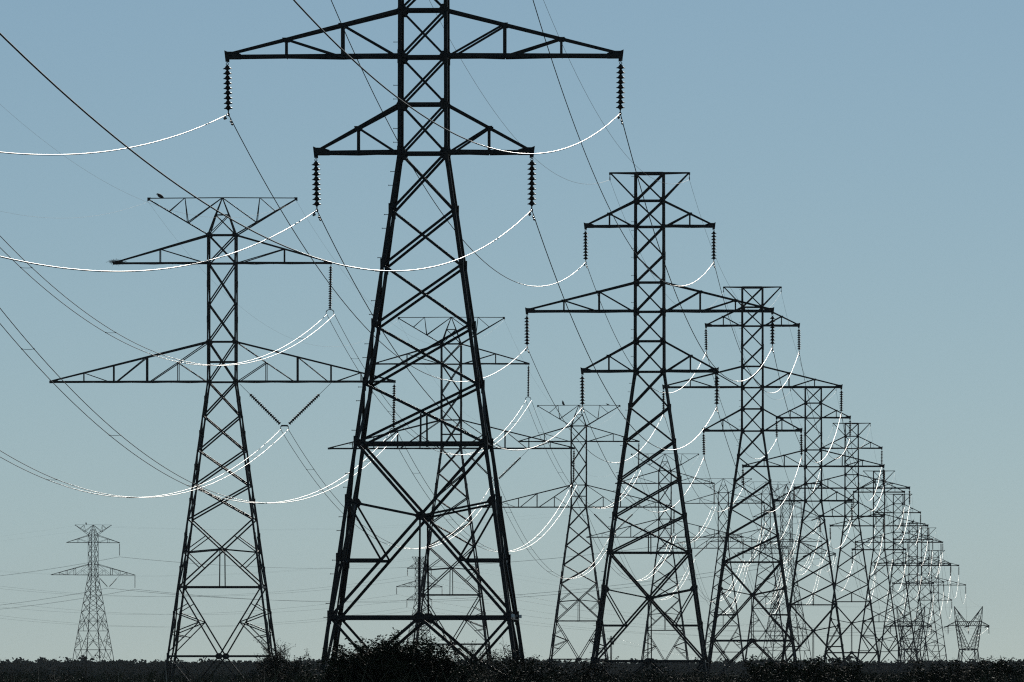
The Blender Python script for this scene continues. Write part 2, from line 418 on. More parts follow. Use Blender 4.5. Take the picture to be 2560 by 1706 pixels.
# ------------------------------------------------------------------ horned waist pylon
def pylon_C(P, rz, label, group):
    t = thing("horned_pylon", label, "power pylon", P, rz, group)
    D = .75
    def col(sx):
        mb = MB()
        for sy in (-1, 1):
            y = sy * D; yw = sy * 1.25
            o1, o2 = Vector((sx * 2.75, y, 11.67)), Vector((sx * 1.75, yw * .9, 5.7))
            i1, i2 = Vector((sx * 2.15, y, 10.77)), Vector((sx * .12, yw * .9, 6.1))
            mb.angle(o1, o2, .155, (sx, 0, 0)); mb.angle(i1, i2, .143, (0, sy, 0))
            N = 7
            for i in range(N):
                f, g = i / N, (i + 1) / N
                a, b = o1.lerp(o2, f), i1.lerp(i2, g); c = o1.lerp(o2, g)
                mb.angle(a, i1.lerp(i2, (f + g) / 2), .071, (0, sy, 0)); mb.angle(i1.lerp(i2, (f + g) / 2), c, .071, (0, sy, 0))
        for i in range(7):
            z = 11.2 - i * .8; f = (11.67 - z) / 5.97; x = sx * (2.75 - 1.0 * f); y = D + .35 * f; q = 1 if i % 2 else -1
            mb.angle((x, q * y, z), (x, -q * y, z - .8), .060, (sx, 0, 0))
        return mb
    def bridge():
        mb = MB()
        for sy in (-1, 1):
            y = sy * D
            mb.angle((-2.75, y, 11.67), (2.75, y, 11.67), .143, (0, sy, 0)); mb.angle((-2.6, y, 10.77), (2.6, y, 10.77), .155, (0, sy, 0))
            for i in range(8):
                x1, x2 = -2.6 + .65 * i, -2.6 + .65 * (i + 1)
                mb.angle((x1, y, 11.67 if i % 2 else 10.77), (x2, y, 10.77 if i % 2 else 11.67), .083, (0, sy, 0))
            mb.angle((-.35, y, 10.77), (0, y, 11.67), .107, (0, sy, 0)); mb.angle((.35, y, 10.77), (0, y, 11.67), .107, (0, sy, 0))
        for x in (-2.6, -1.3, 0, 1.3, 2.6): mb.angle((x, -D, 10.77), (x, D, 10.77), .071, (0, 0, 1))
        mb.box((0, 0, 10.74), .5, 1.5, .08)
        return mb
    def arm(sx):
        mb = MB()
        for sy in (-1, 1):
            mb.angle((sx * 2.6, sy * D, 10.77), (sx * 4.55, sy * .1, 10.74), .143, (0, 0, -1)); mb.angle((sx * 2.75, sy * D, 11.67), (sx * 4.5, sy * .08, 10.85), .107, (0, sy, 0))
            mb.angle((sx * 3.5, sy * .4, 10.77), (sx * 3.5, sy * .43, 11.3), .071, (0, sy, 0))
        mb.box((sx * 4.3, 0, 10.76), .6, .3, .14)
        return mb
    def horn(sx):
        mb = MB(); T = Vector((sx * 3.15, 0, 14.87))
        for sy in (-1, 1):
            a, b = Vector((sx * 2.75, sy * D, 11.67)), Vector((sx * .75, sy * D, 11.67))
            mb.angle(a, T, .131, (sx, 0, 0)); mb.angle(b, T, .131, (0, sy, 0))
            m, n_ = a.lerp(T, .55), b.lerp(T, .55); mb.angle(m, n_, .071, (0, sy, 0)); mb.angle(a, n_, .071, (0, sy, 0)); mb.angle(a.lerp(T, .0), b.lerp(T, .28), .071, (0, sy, 0))
        for f in (.3, .55, .78): mb.angle(Vector((sx * 2.75, -D, 11.67)).lerp(T, f), Vector((sx * 2.75, D, 11.67)).lerp(T, f), .060, (sx, 0, 0))
        return mb
    def waist():
        mb = MB()
        for sy in (-1, 1):
            y = sy * 1.15
            mb.angle((-1.75, y, 5.7), (1.75, y, 5.7), .167, (0, sy, 0))
            for sx in (-1, 1):
                mb.box((sx * .4, y, 5.75), .35, .05, .4)
                mb.angle((sx * .12, y, 6.1), (sx * 1.75, y, 5.7), .119, (0, sy, 0))
                mb.angle((sx * 1.75, y, 5.7), (-sx * 2.3, sy * 1.75, .2), .095, (0, sy, 0))
        for sx in (-1, 1):
            mb.angle((sx * 1.75, -1.15, 5.7), (sx * 1.75, 1.15, 5.7), .143, (sx, 0, 0))
            for sy in (-1, 1): mb.angle((sx * 1.75, sy * 1.15, 5.7), (sx * 2.35, -sy * 1.75, .2), .083, (sx, 0, 0))
        return mb
    for sx in (-1, 1):
        obj("column", cache(("C", "col", sx), lambda: col(sx).mesh("column", M["steel"])), t)
        obj("crossarm", cache(("C", "arm", sx), lambda: arm(sx).mesh("crossarm", M["steel"])), t)
        obj("horn", cache(("C", "horn", sx), lambda: horn(sx).mesh("horn", M["steel"])), t)
        for sy in (-1, 1):
            def lg():
                mb = MB(); mb.angle((sx * 1.75, sy * 1.15, 5.7), (sx * 2.4, sy * 1.8, -.3), .190, (sx, 0, 0)); return mb
            obj("leg", cache(("C", "leg", sx, sy), lambda: lg().mesh("leg", M["steel"])), t)
    obj("bridge", cache(("C", "br"), lambda: bridge().mesh("bridge", M["steel"])), t)
    obj("waist_bracing", cache(("C", "wa"), lambda: waist().mesh("waist_bracing", M["steel"])), t)
    return t

# ------------------------------------------------------------------ insulator strings (hang from their own origin, down -Z)
def lathe(mb, prof, k):
    o = len(mb.v)
    for (r, z) in prof:
        for j in range(k):
            a = 2 * math.pi * j / k; mb.v.append((r * math.cos(a), r * math.sin(a), z))
    for i in range(len(prof) - 1):
        for j in range(k):
            j2 = (j + 1) % k; mb.f.append((o + i * k + j, o + (i + 1) * k + j, o + (i + 1) * k + j2, o + i * k + j2))
DISC = [(.0, .0), (.045, -.002), (.058, -.02), (.068, -.045), (.085, -.06), (.118, -.078), (.136, -.09), (.138, -.102), (.122, -.106), (.1, -.103), (.06, -.122), (.04, -.128), (.034, -.155), (0, -.155)]
def disc_mesh(k): 
    mb = MB(); lathe(mb, DISC, k); return mb.mesh("disc", M["porcelain"], True)
def hanger_mesh(l):
    mb = MB()
    ring = [(.035 * math.sin(a), 0, -.07 + .045 * math.cos(a)) for a in [i * math.pi / 5 for i in range(11)]]
    mb.tube(ring, .012, 6, False); mb.tube([(0, 0, -.1), (0, 0, -l)], .014, 6); mb.box((0, 0, -l + .01), .05, .05, .05)
    return mb.mesh("hanger", M["hardware"])
def clamp_mesh():
    mb = MB(); mb.tube([(0, 0, 0), (0, 0, -.06)], .02, 6)
    mb.plate([(0, -.035, -.03), (0, .035, -.03), (0, .05, -.1), (0, -.05, -.1)], (1, 0, 0), .03)
    mb.tube([(0, -.17, -.15), (0, -.06, -.115), (0, .06, -.115), (0, .17, -.15)], [.028, .042, .042, .028], 8)
    return mb.mesh("clamp", M["hardware"])
def yoke_mesh():
    mb = MB(); mb.tube([(0, 0, .04), (0, 0, -.06)], .02, 6)
    arc = [(.25 * math.sin(a), 0, -.04 - .17 * (1 - math.cos(a)) ) for a in [R(-90 + 15 * i) for i in range(13)]]
    mb.tube(arc, .028, 6)
    for sx in (-1, 1):
        mb.tube([(sx * .25, 0, -.2), (sx * .25, 0, -.33)], .02, 6)
        mb.tube([(sx * .25, -.2, -.40), (sx * .25, -.07, -.35), (sx * .25, .07, -.35), (sx * .25, .2, -.40)], [.02, .04, .04, .02], 8)
    return mb.mesh("yoke", M["hardware"])
def v_yoke_mesh():
    mb = MB(); mb.plate([(-.28, 0, -.05), (-.2, 0, .08), (.2, 0, .08), (.28, 0, -.05), (.1, 0, -.02), (-.1, 0, -.02)], (0, 1, 0), .04)
    for sx in (-1, 1):
        mb.tube([(sx * .25, 0, -.02), (sx * .25, 0, -.17)], .02, 6)
        mb.tube([(sx * .25, -.2, -.24), (sx * .25, -.07, -.19), (sx * .25, .07, -.19), (sx * .25, .2, -.24)], [.02, .04, .04, .02], 8)
    return mb.mesh("yoke", M["hardware"])
def string_mesh(nd, l0, k):     # discs of one string joined, for the far ones
    mb = MB()
    for i in range(nd):
        o = len(mb.v); lathe(mb, DISC, k)
        for j in range(o, len(mb.v)):
            x, y, z = mb.v[j]; mb.v[j] = (x, y, z - l0 - .152 * i)
    mb.tube([(0, 0, 0), (0, 0, -l0)], .02, 5); mb.tube([(0, 0, -l0 - .152 * nd), (0, 0, -l0 - .152 * nd - .12)], .03, 5)
    return mb.mesh("insulator_string", M["porcelain"], True)
GI = {}
def i_string(p, label, group, nd=9, l0=.12, detail=2, rot=(0, 0, 0), end="clamp"):
    if detail == 0:
        o = obj("insulator_string", cache(("st", nd, l0), lambda: string_mesh(nd, l0, 7)), None, p, rot); tag(o, label, "insulator", group); return o
    t = thing("insulator_string", label, "insulator", p, 0, group); t.rotation_euler = rot
    obj("hanger", cache(("hg", l0), lambda: hanger_mesh(l0)), t)
    dm = cache(("disc", detail), lambda: disc_mesh(16 if detail == 2 else 9))
    for i in range(nd): obj("disc", dm, t, (0, 0, -l0 - .152 * i))
    zz = -l0 - .152 * nd
    if end == "clamp": obj("clamp", cache("clamp", clamp_mesh), t, (0, 0, zz))
    elif end == "yoke": obj("yoke", cache("yoke", yoke_mesh), t, (0, 0, zz))
    return t

def rotz(v, r): return Vector((v[0] * math.cos(r) - v[1] * math.sin(r), v[0] * math.sin(r) + v[1] * math.cos(r), v[2]))

# ------------------------------------------------------------------ where everything stands (measured once)
# (column, row of the middle arm's chord, px per m, row of pylons A)
KA = [(1059.6, 144, 81.7), (1624.1, 780, 50.95), (1881, 969.5, 36.9), (2033.2, 1167.3, 29.2), (2129.2, 1221.6, 23.95),
      (2197.5, 1315.7, 20.25), (2245.4, 1356.6, 17.75), (2283, 1414, 15.45), (2313, 1415, 13.95), (2337, 1463.6, 12.8)]
KB = [(556, 956, 38.7), (1128.3, 1122.4, 27.6), (1447, 1269, 21.44), (1662.4, 1344, 17.55), (1808.4, 1371.4, 14.65), (1914.6, 1355, 12.6)]
PA = []
for (x, y, k) in KA:
    yy = F / k; p = world(x, y, k); p.x = -2.70 + .0440 * (yy - 358.6) if k < 80 else p.x
    p.x = (x - 1280) / k; p.z -= 2.945; PA.append(p)
PBs = [world(*t) for t in KB]
ORD = ["nearest", "second", "third", "fourth", "fifth", "sixth", "seventh", "eighth", "ninth", "tenth"]
LA = ["tallest black three-armed lattice pylon in the centre, its top cut off by the frame",
      "black three-armed lattice pylon right of the tallest, its low beam along the scrub",
      "third pylon of the right-hand row, its flat top level with a nearer pylon's arm tip",
      "fourth pylon of the right-hand row, its flat top behind the third pylon's middle arm",
      "fifth pylon of the right-hand row, just right of the fourth one's shaft",
      "sixth pylon of the right-hand row, half hidden by the fifth one's arms",
      "seventh pylon of the right-hand row, its shaft just right of the sixth",
      "eighth pylon of the right-hand row, with a small dark bird on its top beam",
      "ninth pylon of the right-hand row, about as high as the eighth beside it",
      "last and smallest three-armed pylon of the right-hand row, just before the horned pylons"]
LB = ["nearest pointed-peak lattice pylon on the left, bird nest debris on its upper left arm tip",
      "pointed-peak pylon seen through the body of the tallest pylon",
      "pointed-peak pylon just left of the second three-armed pylon, two birds on its top beam",
      "pointed-peak pylon seen through the body of the second three-armed pylon",
      "fifth pointed-peak pylon of the left-hand row, between the second and third three-armed pylons",
      "sixth pointed-peak pylon of the left-hand row, behind the third three-armed pylon"]
GA, GB = "three-armed pylons of the right-hand row", "pointed-peak pylons of the left-hand row"
def pick(e): return min((1.2, 2.4, 3.8, 5.0, 6.6, 9.4), key=lambda q: abs(q - e))
for i, p in enumerate(PA):
    ext = pick(p.z - 14.2 - gz(p.x, p.y) + .15)
    pylon_A(p, ext, YAW, LA[i], GA, i < 4)
for i, p in enumerate(PBs):
    pylon_B(p, B_STD, pick(p.z - 17.7 - gz(p.x, p.y) + .3), YAW, LB[i], GB)

for (x, y) in ((2.82, -2.75), (2.80, 2.72)):      # pale number plates on the tallest pylon's right legs
    mb = MB(); mb.box((0, 0, 0), .16, .012, .10)
    obj("number_plate", cache("plate", lambda: mb.mesh("number_plate", M["plate"])), [o for o in bpy.data.objects if o.name == "lattice_pylon"][0], (x, y, -14.15 + 14.2 + pick(PA[0].z - 14.2 - gz(PA[0].x, PA[0].y) + .15)))
# the strain pylon where the left-hand row turns, the pylon beyond it, and the pylon of the other line
P6 = world(1966, 1384, 11.64); Y6 = R(14)
pylon_B(P6, B_ANG, 9.4, Y6, "heavy pointed-peak pylon standing askew where the left-hand row turns away", GB)
PD = world(233, 1438.2, 10.55); YD = R(29)
pylon_B(PD, B_STD, 6.6, YD, "small far pointed-peak pylon on its own at the left edge, turned askew", GB)
PE = world(1048.5, 1468, 11.05); PE.z -= 2.945; YE = R(32)
pylon_A(PE, 2.4, YE, "small far three-armed pylon turned askew, seen through the tallest pylon", GA, False)
YC = R(15)
PC = [Vector((84.05, 2470, .25)), Vector((96.2, 2470, .25))]
pylon_C(PC[0], YC, "horned waist pylon tangled behind the legs of the last three-armed pylons", "horned pylons at the end of the row")
pylon_C(PC[1], YC, "rightmost horned waist pylon, standing clear at the end of the row", "horned pylons at the end of the row")

# ------------------------------------------------------------------ insulators
GIA, GIB = "insulator strings of the right-hand row", "insulator strings of the left-hand row"
ATT = {}
def side(s): return "left" if s < 0 else "right"
for i, p in enumerate(PA):
    for (nm, tip, zc, zt, vt) in ARMS_A:
        for sx in (-1, 1):
            h = p + rotz((sx * tip, 0, zc - .12), YAW)
            sw = random.uniform(-.012, .012) + (.02 if sx < 0 else -.0)
            lab = f"dark disc insulator string under the {side(sx)} tip of the {nm} arm, {ORD[i]} three-armed pylon"
            det = 2 if i < 2 else (1 if i < 4 else 0)
            i_string(h, lab, GIA, 9, .12, det, (0, -sw, YAW))
            ATT[(i, nm, sx)] = h + Vector((0, 0, -.12 - .152 * 9 - .115)) + rotz((sw * 1.5, 0, 0), YAW)
for sx in (-1, 1):
    for (nm, tip, zc, zt, vt) in ARMS_A:
        h = PE + rotz((sx * tip, 0, zc - .12), YE)
        i_string(h, f"tiny insulator string under the {side(sx)} {nm} arm tip of the far askew three-armed pylon", "insulator strings of the far pylons", 9, .12, 0)
        ATT[("E", nm, sx)] = h + Vector((0, 0, -1.6))

ORDB = ["nearest", "second", "third", "fourth", "fifth", "sixth"]
def v_half(A, Bp, label, group, det):
    d = Bp - A; L = d.length; l0 = L - 18 * .152 - .12
    q = (-d).to_track_quat('Z', 'Y').to_euler()
    return i_string(A, label, group, 18, round(l0, 3), det, q, None)
BT = {}
def strings_B(P, yaw, key, who, group, det):
    for nm, x, z in (("upper", 7.05, 7.66), ("lower", 11.16, 0)):
        h = P + rotz((x - .04, 0, z - .06), yaw)
        if det: i_string(h, f"long insulator string with a twin-cable yoke under the {nm} right arm tip, {who}", group, 18, .14, det, (0, .015, yaw), "yoke")
        else: i_string(h, f"long insulator string under the {nm} right arm tip, {who}", group, 18, .14, 0, (0, 0, yaw))
        BT[(key, nm)] = h + Vector((0, 0, -.14 - .152 * 18 - .36))
    a, b, c = (P + rotz(v, yaw) for v in ((1.1, 0, -.1), (7.03, 0, -.06), (4.02, 0, -2.84)))
    v_half(a, c + rotz((-.2, 0, .05), yaw), f"inner slanting half of the V of insulators under the lower right arm, {who}", group, det)
    v_half(b, c + rotz((.2, 0, .05), yaw), f"outer slanting half of the V of insulators under the lower right arm, {who}", group, det)
    BT[(key, "V")] = c + Vector((0, 0, -.21))
    if det:
        y = obj("cable_yoke", cache("vyoke", v_yoke_mesh), None, c, (0, 0, yaw)); tag(y, f"twin-cable yoke hanging at the foot of the V of insulators, {who}", "cable yoke", "V-string yokes")
for i, p in enumerate(PBs):
    strings_B(p, YAW, i, f"{ORDB[i]} pointed-peak pylon", GIB, 2 if i == 0 else (1 if i < 3 else 0))
strings_B(PD, YD, "D", "far left-edge pylon", "insulator strings of the far pylons", 0)

# ------------------------------------------------------------------ cables
def span(P, Q, b, n=40):
    L = (Q - P).length; out = []
    for i in range(n + 1):
        t = i / n; p = P.lerp(Q, t); p.z -= b * L * L * t * (1 - t); out.append(p)
    return out
DIR = Vector((.0440, 1, 0)).normalized()
def damper():
    mb = MB(); mb.tube([(0, -.2, -.09), (0, 0, -.07), (0, .2, -.09)], .006, 5)
    for s_ in (-1, 1): mb.tube([(0, s_ * .22, -.09), (0, s_ * .12, -.09)], [.022, .03], 7)
    mb.box((0, 0, -.03), .03, .05, .09)
    return mb.mesh("vibration_damper", M["hardware"])
def add_dampers(t, pts_list):
    for p, d in pts_list:
        o = obj("vibration_damper", cache("damper", damper), t, p); o.rotation_euler = d.to_track_quat('Y', 'Z').to_euler()
NA = {"top": "top", "middle": "middle", "bottom": "bottom"}
E_NEXT = rotz((0, 1, 0), YE) * 225
CI = {"top": -4.5, "middle": 0., "bottom": 4.5}
CABLE = {}
for sx in (-1, 1):
    pc = PC[0] if sx < 0 else PC[1]
    for nm in ("top", "middle", "bottom"):
        A = [ATT[(i, nm, sx)] for i in range(10)]
        pts = []; P0 = A[0]
        L0, b0 = (268, 3.05e-4) if nm == 'bottom' else (280, 2.93e-4)
        Pm = P0 - DIR * L0
        pts += span(Pm, P0, b0, 90)[:-1]
        for i in range(9): pts += span(A[i], A[i + 1], 3.7e-4, 44)[:-1]
        cp = pc + rotz((CI[nm], 0, 10.7), YC)
        din = (A[9] - cp); din.z = 0; din.normalize(); pin = cp + din * 1.7 + Vector((0, 0, -.25))
        E = ATT[("E", nm, sx)]; dou = (E - cp); dou.z = 0; dou.normalize(); pout = cp + dou * 1.7 + Vector((0, 0, -.25))
        pts += span(A[9], pin, 4e-4, 36)
        low = cp + Vector((0, 0, -1.75))
        for j in range(1, 12):
            t = j / 12; q = (1 - t) ** 2 * pin + 2 * t * (1 - t) * (low * 2 - (pin + pout) / 2) + t * t * pout; pts.append(q)
        pts += span(pout, E, 3.4e-4, 30)[:-1]
        pts += span(E, E + E_NEXT + Vector((0, 0, 1.)), 3.6e-4, 36)
        mb = MB(); mb.tube(pts, .0145, 8)
        c = thing("power_cable", f"thick power cable strung from the {side(sx)} tips of the {nm} arms along the right-hand row", "power cable", P0, 0, "power cables of the right-hand row")
        me = mb.mesh("conductor", M["alu"], True); me.transform(Matrix.Translation(-P0)); obj("conductor", me, c)
        dl = []
        for i in range(3):
            d1 = (A[i] - (Pm if i == 0 else A[i - 1])).normalized(); d2 = (A[i + 1] - A[i]).normalized()
            for dist in (1.1, 1.7):
                dl.append((A[i] - P0 - d1 * dist + Vector((0, 0, -.078 * dist)), d1)); dl.append((A[i] - P0 + d2 * dist + Vector((0, 0, -.08 * dist)), d2))
        add_dampers(c, dl)
        which = {"top": "left arm", "middle": "bridge", "bottom": "right arm"}[nm]
        who = "tangled horned pylon" if sx < 0 else "rightmost horned pylon"
        i_string(cp, f"upright insulator string under the {which} of the {who}", "insulator strings of the horned pylons", 9, .12, 0)
        for d, wh in ((din, "facing the row"), (dou, "facing away")):
            i_string(cp, f"nearly level insulator string at the {which} of the {who}, {wh}", "insulator strings of the horned pylons", 9, .12, 0, (-(d * 1.7 + Vector((0, 0, -.25)))).to_track_quat('Z', 'Y').to_euler())
# ground wires of the right-hand row
for sx in (-1, 1):
    G = [p + rotz((sx * 1.95, 0, 9.71 - .28), YAW) for p in PA]
    hp = (PC[0] if sx < 0 else PC[1]) + rotz((sx * 3.15, 0, 14.8), YC)
    ge = PE + rotz((sx * 1.95, 0, 9.5), YE)
    pts = span(G[0] - DIR * 280, G[0], 2.2e-4, 80)[:-1]
    for i in range(9): pts += span(G[i], G[i + 1], 2.9e-4, 36)[:-1]
    pts += span(G[9], hp, 3e-4, 24)[:-1] + span(hp, ge, 3e-4, 20)[:-1] + span(ge, ge + E_NEXT, 2.6e-4, 30)
    mb = MB(); mb.tube(pts, .0062, 5); me = mb.mesh("ground_wire", M["gwire"], True)
    tag(obj("ground_wire", me), f"hair-thin ground wire along the {side(sx)} ends of the right-hand row's top beams", "ground wire", "ground wires")
    for i, g in enumerate(G[:5]):
        mb = MB(); mb.tube([(0, 0, .26), (0, 0, .1)], .018, 6); mb.tube([(0, -.12, -.02), (0, 0, .02), (0, .12, -.02)], [.02, .035, .02], 7); mb.box((0, 0, .08), .05, .05, .09)
        o = obj("wire_clamp", cache("gclamp", lambda: mb.mesh("wire_clamp", M["hardware"])), None, g, (0, 0, YAW))
        tag(o, f"small clamp holding the ground wire at the {side(sx)} top beam end, {ORD[i]} three-armed pylon", "wire clamp", "ground wire clamps")

# twin cables of the left-hand row
def spacer():
    mb = MB(); mb.tube([(-.25, 0, 0), (-.12, -.05, -.02), (.12, .05, -.02), (.25, 0, 0)], .010, 6)
    for s_ in (-1, 1): mb.tube([(s_ * .25, -.06, 0), (s_ * .25, .06, 0)], .03, 7)
    return mb.mesh("spacer", M["hardware"])
D_NEXT = rotz((0, 1, 0), YD) * 310 + Vector((0, 0, 1.5))
for nm, x6, z6 in (("upper", 7.3, 7.7), ("lower", 10.9, -.1), ("V", 5.4, -.1)):
    A = [BT[(i, nm)] for i in range(6)]; P0 = A[0]
    cp = P6 + rotz((x6, 0, z6), Y6)
    d1 = A[5] - cp; d1.z = 0; d1.normalize(); d2 = BT[("D", nm)] - cp; d2.z = 0; d2.normalize()
    pin = cp + d1 * 3.1 + Vector((0, 0, -.55)); pout = cp + d2 * 3.1 + Vector((0, 0, -.55)); low = cp + Vector((0, 0, -3.0))
    wh = {"upper": "upper right arm tips", "lower": "lower right arm tips", "V": "V-shaped insulators"}[nm]
    t = thing("cable_bundle", f"twin power cables strung along the {wh} of the left-hand row", "power cable", P0, 0, "twin cables of the left-hand row")
    L0, b0 = {'upper': (303, 2.89e-4), 'V': (301, 2.83e-4), 'lower': (305, 2.795e-4)}[nm]
    def path(dx):
        o = rotz((dx, 0, 0), YAW)
        pts = span(A[0] - DIR * L0 + o, A[0] + o, b0, 90)[:-1]
        for i in range(5): pts += span(A[i] + o, A[i + 1] + o, 2.95e-4, 50)[:-1]
        pts += span(A[5] + o, pin + o, 3.2e-4, 30)
        pts += [(1 - q) ** 2 * (pin + o) + 2 * q * (1 - q) * (low * 2 - (pin + pout) / 2 + o) + q * q * (pout + o) for q in [j / 12 for j in range(1, 12)]]
        o2 = rotz((dx, 0, 0), YD)
        pts += span(pout + o2, BT[("D", nm)] + o2, 2.6e-4, 40)[:-1] + span(BT[("D", nm)] + o2, BT[("D", nm)] + D_NEXT + o2, 2.8e-4, 40)
        return pts
    for dx in (-.25, .25):
        mb = MB(); mb.tube([q - P0 for q in path(dx)], .0165, 8); obj("conductor", mb.mesh("conductor", M["alu"], True), t)
    ctr = [A[0] - DIR * L0] + A[:3]
    for i in range(3):
        b = b0 if i == 0 else 2.95e-4; L = (ctr[i + 1] - ctr[i]).length
        sp = span(ctr[i], ctr[i + 1], b, 100)
        for j in (9, 24, 40, 57, 75, 90): obj("spacer", cache("spacer", spacer), t, sp[j] - P0, (0, 0, YAW))
    for d, wq in ((d1, "facing the row"), (d2, "facing away")):
        i_string(cp, f"nearly level insulator string holding the {nm} cables of the heavy askew pylon, {wq}", "insulator strings of the far pylons", 18, .3, 0, (-(d * 3.1 + Vector((0, 0, -.55)))).to_track_quat('Z', 'Y').to_euler())
for sx in (-1, 1):
    G = [p + rotz((sx * 4.81, 0, 11.92 - .25), YAW) for p in PBs]
    g6 = P6 + rotz((sx * 3.6, 0, 14.6), Y6); gd = PD + rotz((sx * 4.81, 0, 11.7), YD)
    pts = span(G[0] - DIR * 303, G[0], 2.3e-4, 60)[:-1]
    for i in range(5): pts += span(G[i], G[i + 1], 2.3e-4, 36)[:-1]
    pts += span(G[5], g6, 2.3e-4, 20)[:-1] + span(g6, gd, 1.8e-4, 30)[:-1] + span(gd, gd + D_NEXT, 2.2e-4, 30)
    mb = MB(); mb.tube(pts, .0045, 5)
    tag(obj("ground_wire", mb.mesh("ground_wire", M["gwire"], True)), f"hair-thin ground wire along the {side(sx)} beam ends of the left-hand row", "ground wire", "ground wires")

# ------------------------------------------------------------------ birds, the nest and the wooden poles
def bird_mesh(pose):
    """spine points with radii (x right, z up), body, neck, head, beak and tail in one skin, plus legs"""
    mb = MB()
    sp = {"hunch": [(-.40, -.04, .004), (-.34, .02, .05), (-.2, .12, .12), (-.04, .2, .165), (.08, .27, .155), (.16, .34, .11), (.2, .38, .07), (.25, .38, .062), (.31, .35, .025), (.34, .32, .004)],
          "upright": [(-.16, -.1, .003), (-.13, -.02, .035), (-.08, .12, .10), (-.02, .26, .125), (.0, .38, .105), (.02, .46, .06), (.05, .51, .05), (.09, .52, .045), (.14, .505, .016), (.17, .49, .003)],
          "level": [(-.30, .02, .003), (-.24, .05, .02), (-.12, .09, .05), (0, .12, .07), (.08, .15, .06), (.13, .18, .035), (.17, .2, .035), (.21, .2, .012), (.24, .19, .003)]}[pose]
    mb.tube([(x, 0, z) for x, z, r in sp], [r for x, z, r in sp], 10)
    for s_ in (-1, 1):
        mb.tube([(0, s_ * .05, .14), (.01, s_ * .05, 0)], [.025, .01], 6); mb.tube([(.01, s_ * .05, .005), (.07, s_ * .05, .0)], .008, 5)
        mb.tube([(.06, s_ * .09, .28 if pose != "level" else .14), (-.1, s_ * .105, .16 if pose != "level" else .1), (-.26, s_ * .04, .01 if pose != "level" else .04)], [.05, .055, .008], 7)
    return mb.mesh("bird", M["bird"], True)
def bird(P, pose, rz, sc, label):
    o = obj("bird", cache(("bird", pose), lambda: bird_mesh(pose)), None, P, (0, 0, rz)); o.scale = (sc,) * 3
    tag(o, label, "bird", "birds perched on the pylons")
def onB(i, x): return PBs[i] + rotz((x, 0, 11.90), YAW)
bird(onB(0, -4.05), "hunch", R(180), .7, "large dark bird hunched on the top beam of the nearest pointed-peak pylon")
bird(onB(2, -1.85), "upright", R(150), 1.0, "big upright dark bird on the left beam of the third pointed-peak pylon")
bird(onB(2, 3.35), "level", R(170), .95, "small dark bird on the right beam of the third pointed-peak pylon")
bird(PD + rotz((-1.9, 0, 11.96), YD), "upright", R(120), 1.1, "dark bird on the top beam of the far left-edge pylon")
bird(PA[7] + rotz((.0, 0, 9.8), YAW), "upright", R(40), 1.0, "dark bird on the top beam of the eighth three-armed pylon")
def nest():
    rnd = random.Random(3); mb = MB()
    for i in range(150):
        c = Vector((rnd.gauss(0, .22), rnd.gauss(0, .12), abs(rnd.gauss(0, .05)))); d = Vector((rnd.uniform(-1, 1), rnd.uniform(-1, 1), rnd.uniform(-.5, .6))).normalized() * rnd.uniform(.1, .3)
        mb.tube([c - d, c + Vector((0, 0, rnd.uniform(-.04, .04))), c + d], .007, 4)
    return mb.mesh("nest_debris", M["bark"])
tag(obj("nest_debris", nest(), None, PBs[0] + rotz((-6.8, 0, 7.74), YAW)), "ragged twigs of an old nest on the upper left arm tip, nearest pointed-peak pylon", "nest")
def wooden_pole(P, h, label, small=False):
    t = thing("utility_pole", label, "utility pole", P, 0, "wooden utility poles")
    mb = MB(); mb.tube([(0, 0, -.5), (0, 0, h * .5), (0, 0, h)], [.19, .17, .14], 10); obj("pole", mb.mesh("pole", M["wood"], True), t)
    for z in ((h - .7,) if not small else (h - .6, h - 1.6)):
        mb = MB(); mb.box((0, -.18, z), 1.6 if not small else 1.3, .1, .14); mb.angle((-.5, -.2, z), (0, -.16, z - .6), .05, (0, -1, 0)); mb.angle((.5, -.2, z), (0, -.16, z - .6), .05, (0, -1, 0))
        ar = obj("crossarm", mb.mesh("crossarm", M["wood"]), t)
        for x in (-.7, -.25, .7):
            mb = MB(); lathe(mb, [(0, .24), (.05, .22), (.07, .15), (.1, .1), (.1, .07), (.03, .05), (.02, 0), (0, 0)], 8)
            obj("insulator", mb.mesh("insulator", M["porcelain"], True), ar, (x, -.18, z + .07))
    if not small:
        mb = MB(); mb.tube([(.45, -.2, h - 1.9), (.45, -.2, h - 1.0)], .2, 12); mb.box((.25, -.15, h - 1.4), .2, .1, .4); obj("transformer", mb.mesh("transformer", M["hardware"]), t)
        for k in range(3):
            mb = MB(); mb.tube([(.7 - .1 * k, -.2, h - .4), (1.0 + .1 * k, -.25, h - .6), (.95, -.25, h - 1.1 - .3 * k), (.5, -.2, h - 1.2), (.3, -.2, h - 2 - k)], .012, 5); obj("jumper_wire", mb.mesh("jumper_wire", M["hardware"]), t)
    return t
q = world(1527.6, 1590, 11.7); wooden_pole((q.x, q.y, 0), q.z, "single dark wooden utility pole with crossarm and transformer, left of the second three-armed pylon's leg")
q2 = world(1882, 1636, 10.2); wooden_pole((q2.x, q2.y, 0), q2.z, "tiny far wooden pole with two crossarms, low under the third three-armed pylon", True)
for k, dx in enumerate((3.0, 5.2)):
    a = Vector((q.x + .7, q.y, q.z - .5 - k)); mb = MB(); mb.tube(span(a, Vector((a.x + 8 + dx * 6, a.y - 30, 2.0)), 4e-4, 20), .010, 4)
    tag(obj("service_wire", mb.mesh("service_wire", M["hardware"], True)), "thin service wire drooping right from the wooden pole's " + ("crossarm" if k == 0 else "lower fitting"), "wire", "service wires of the wooden pole")

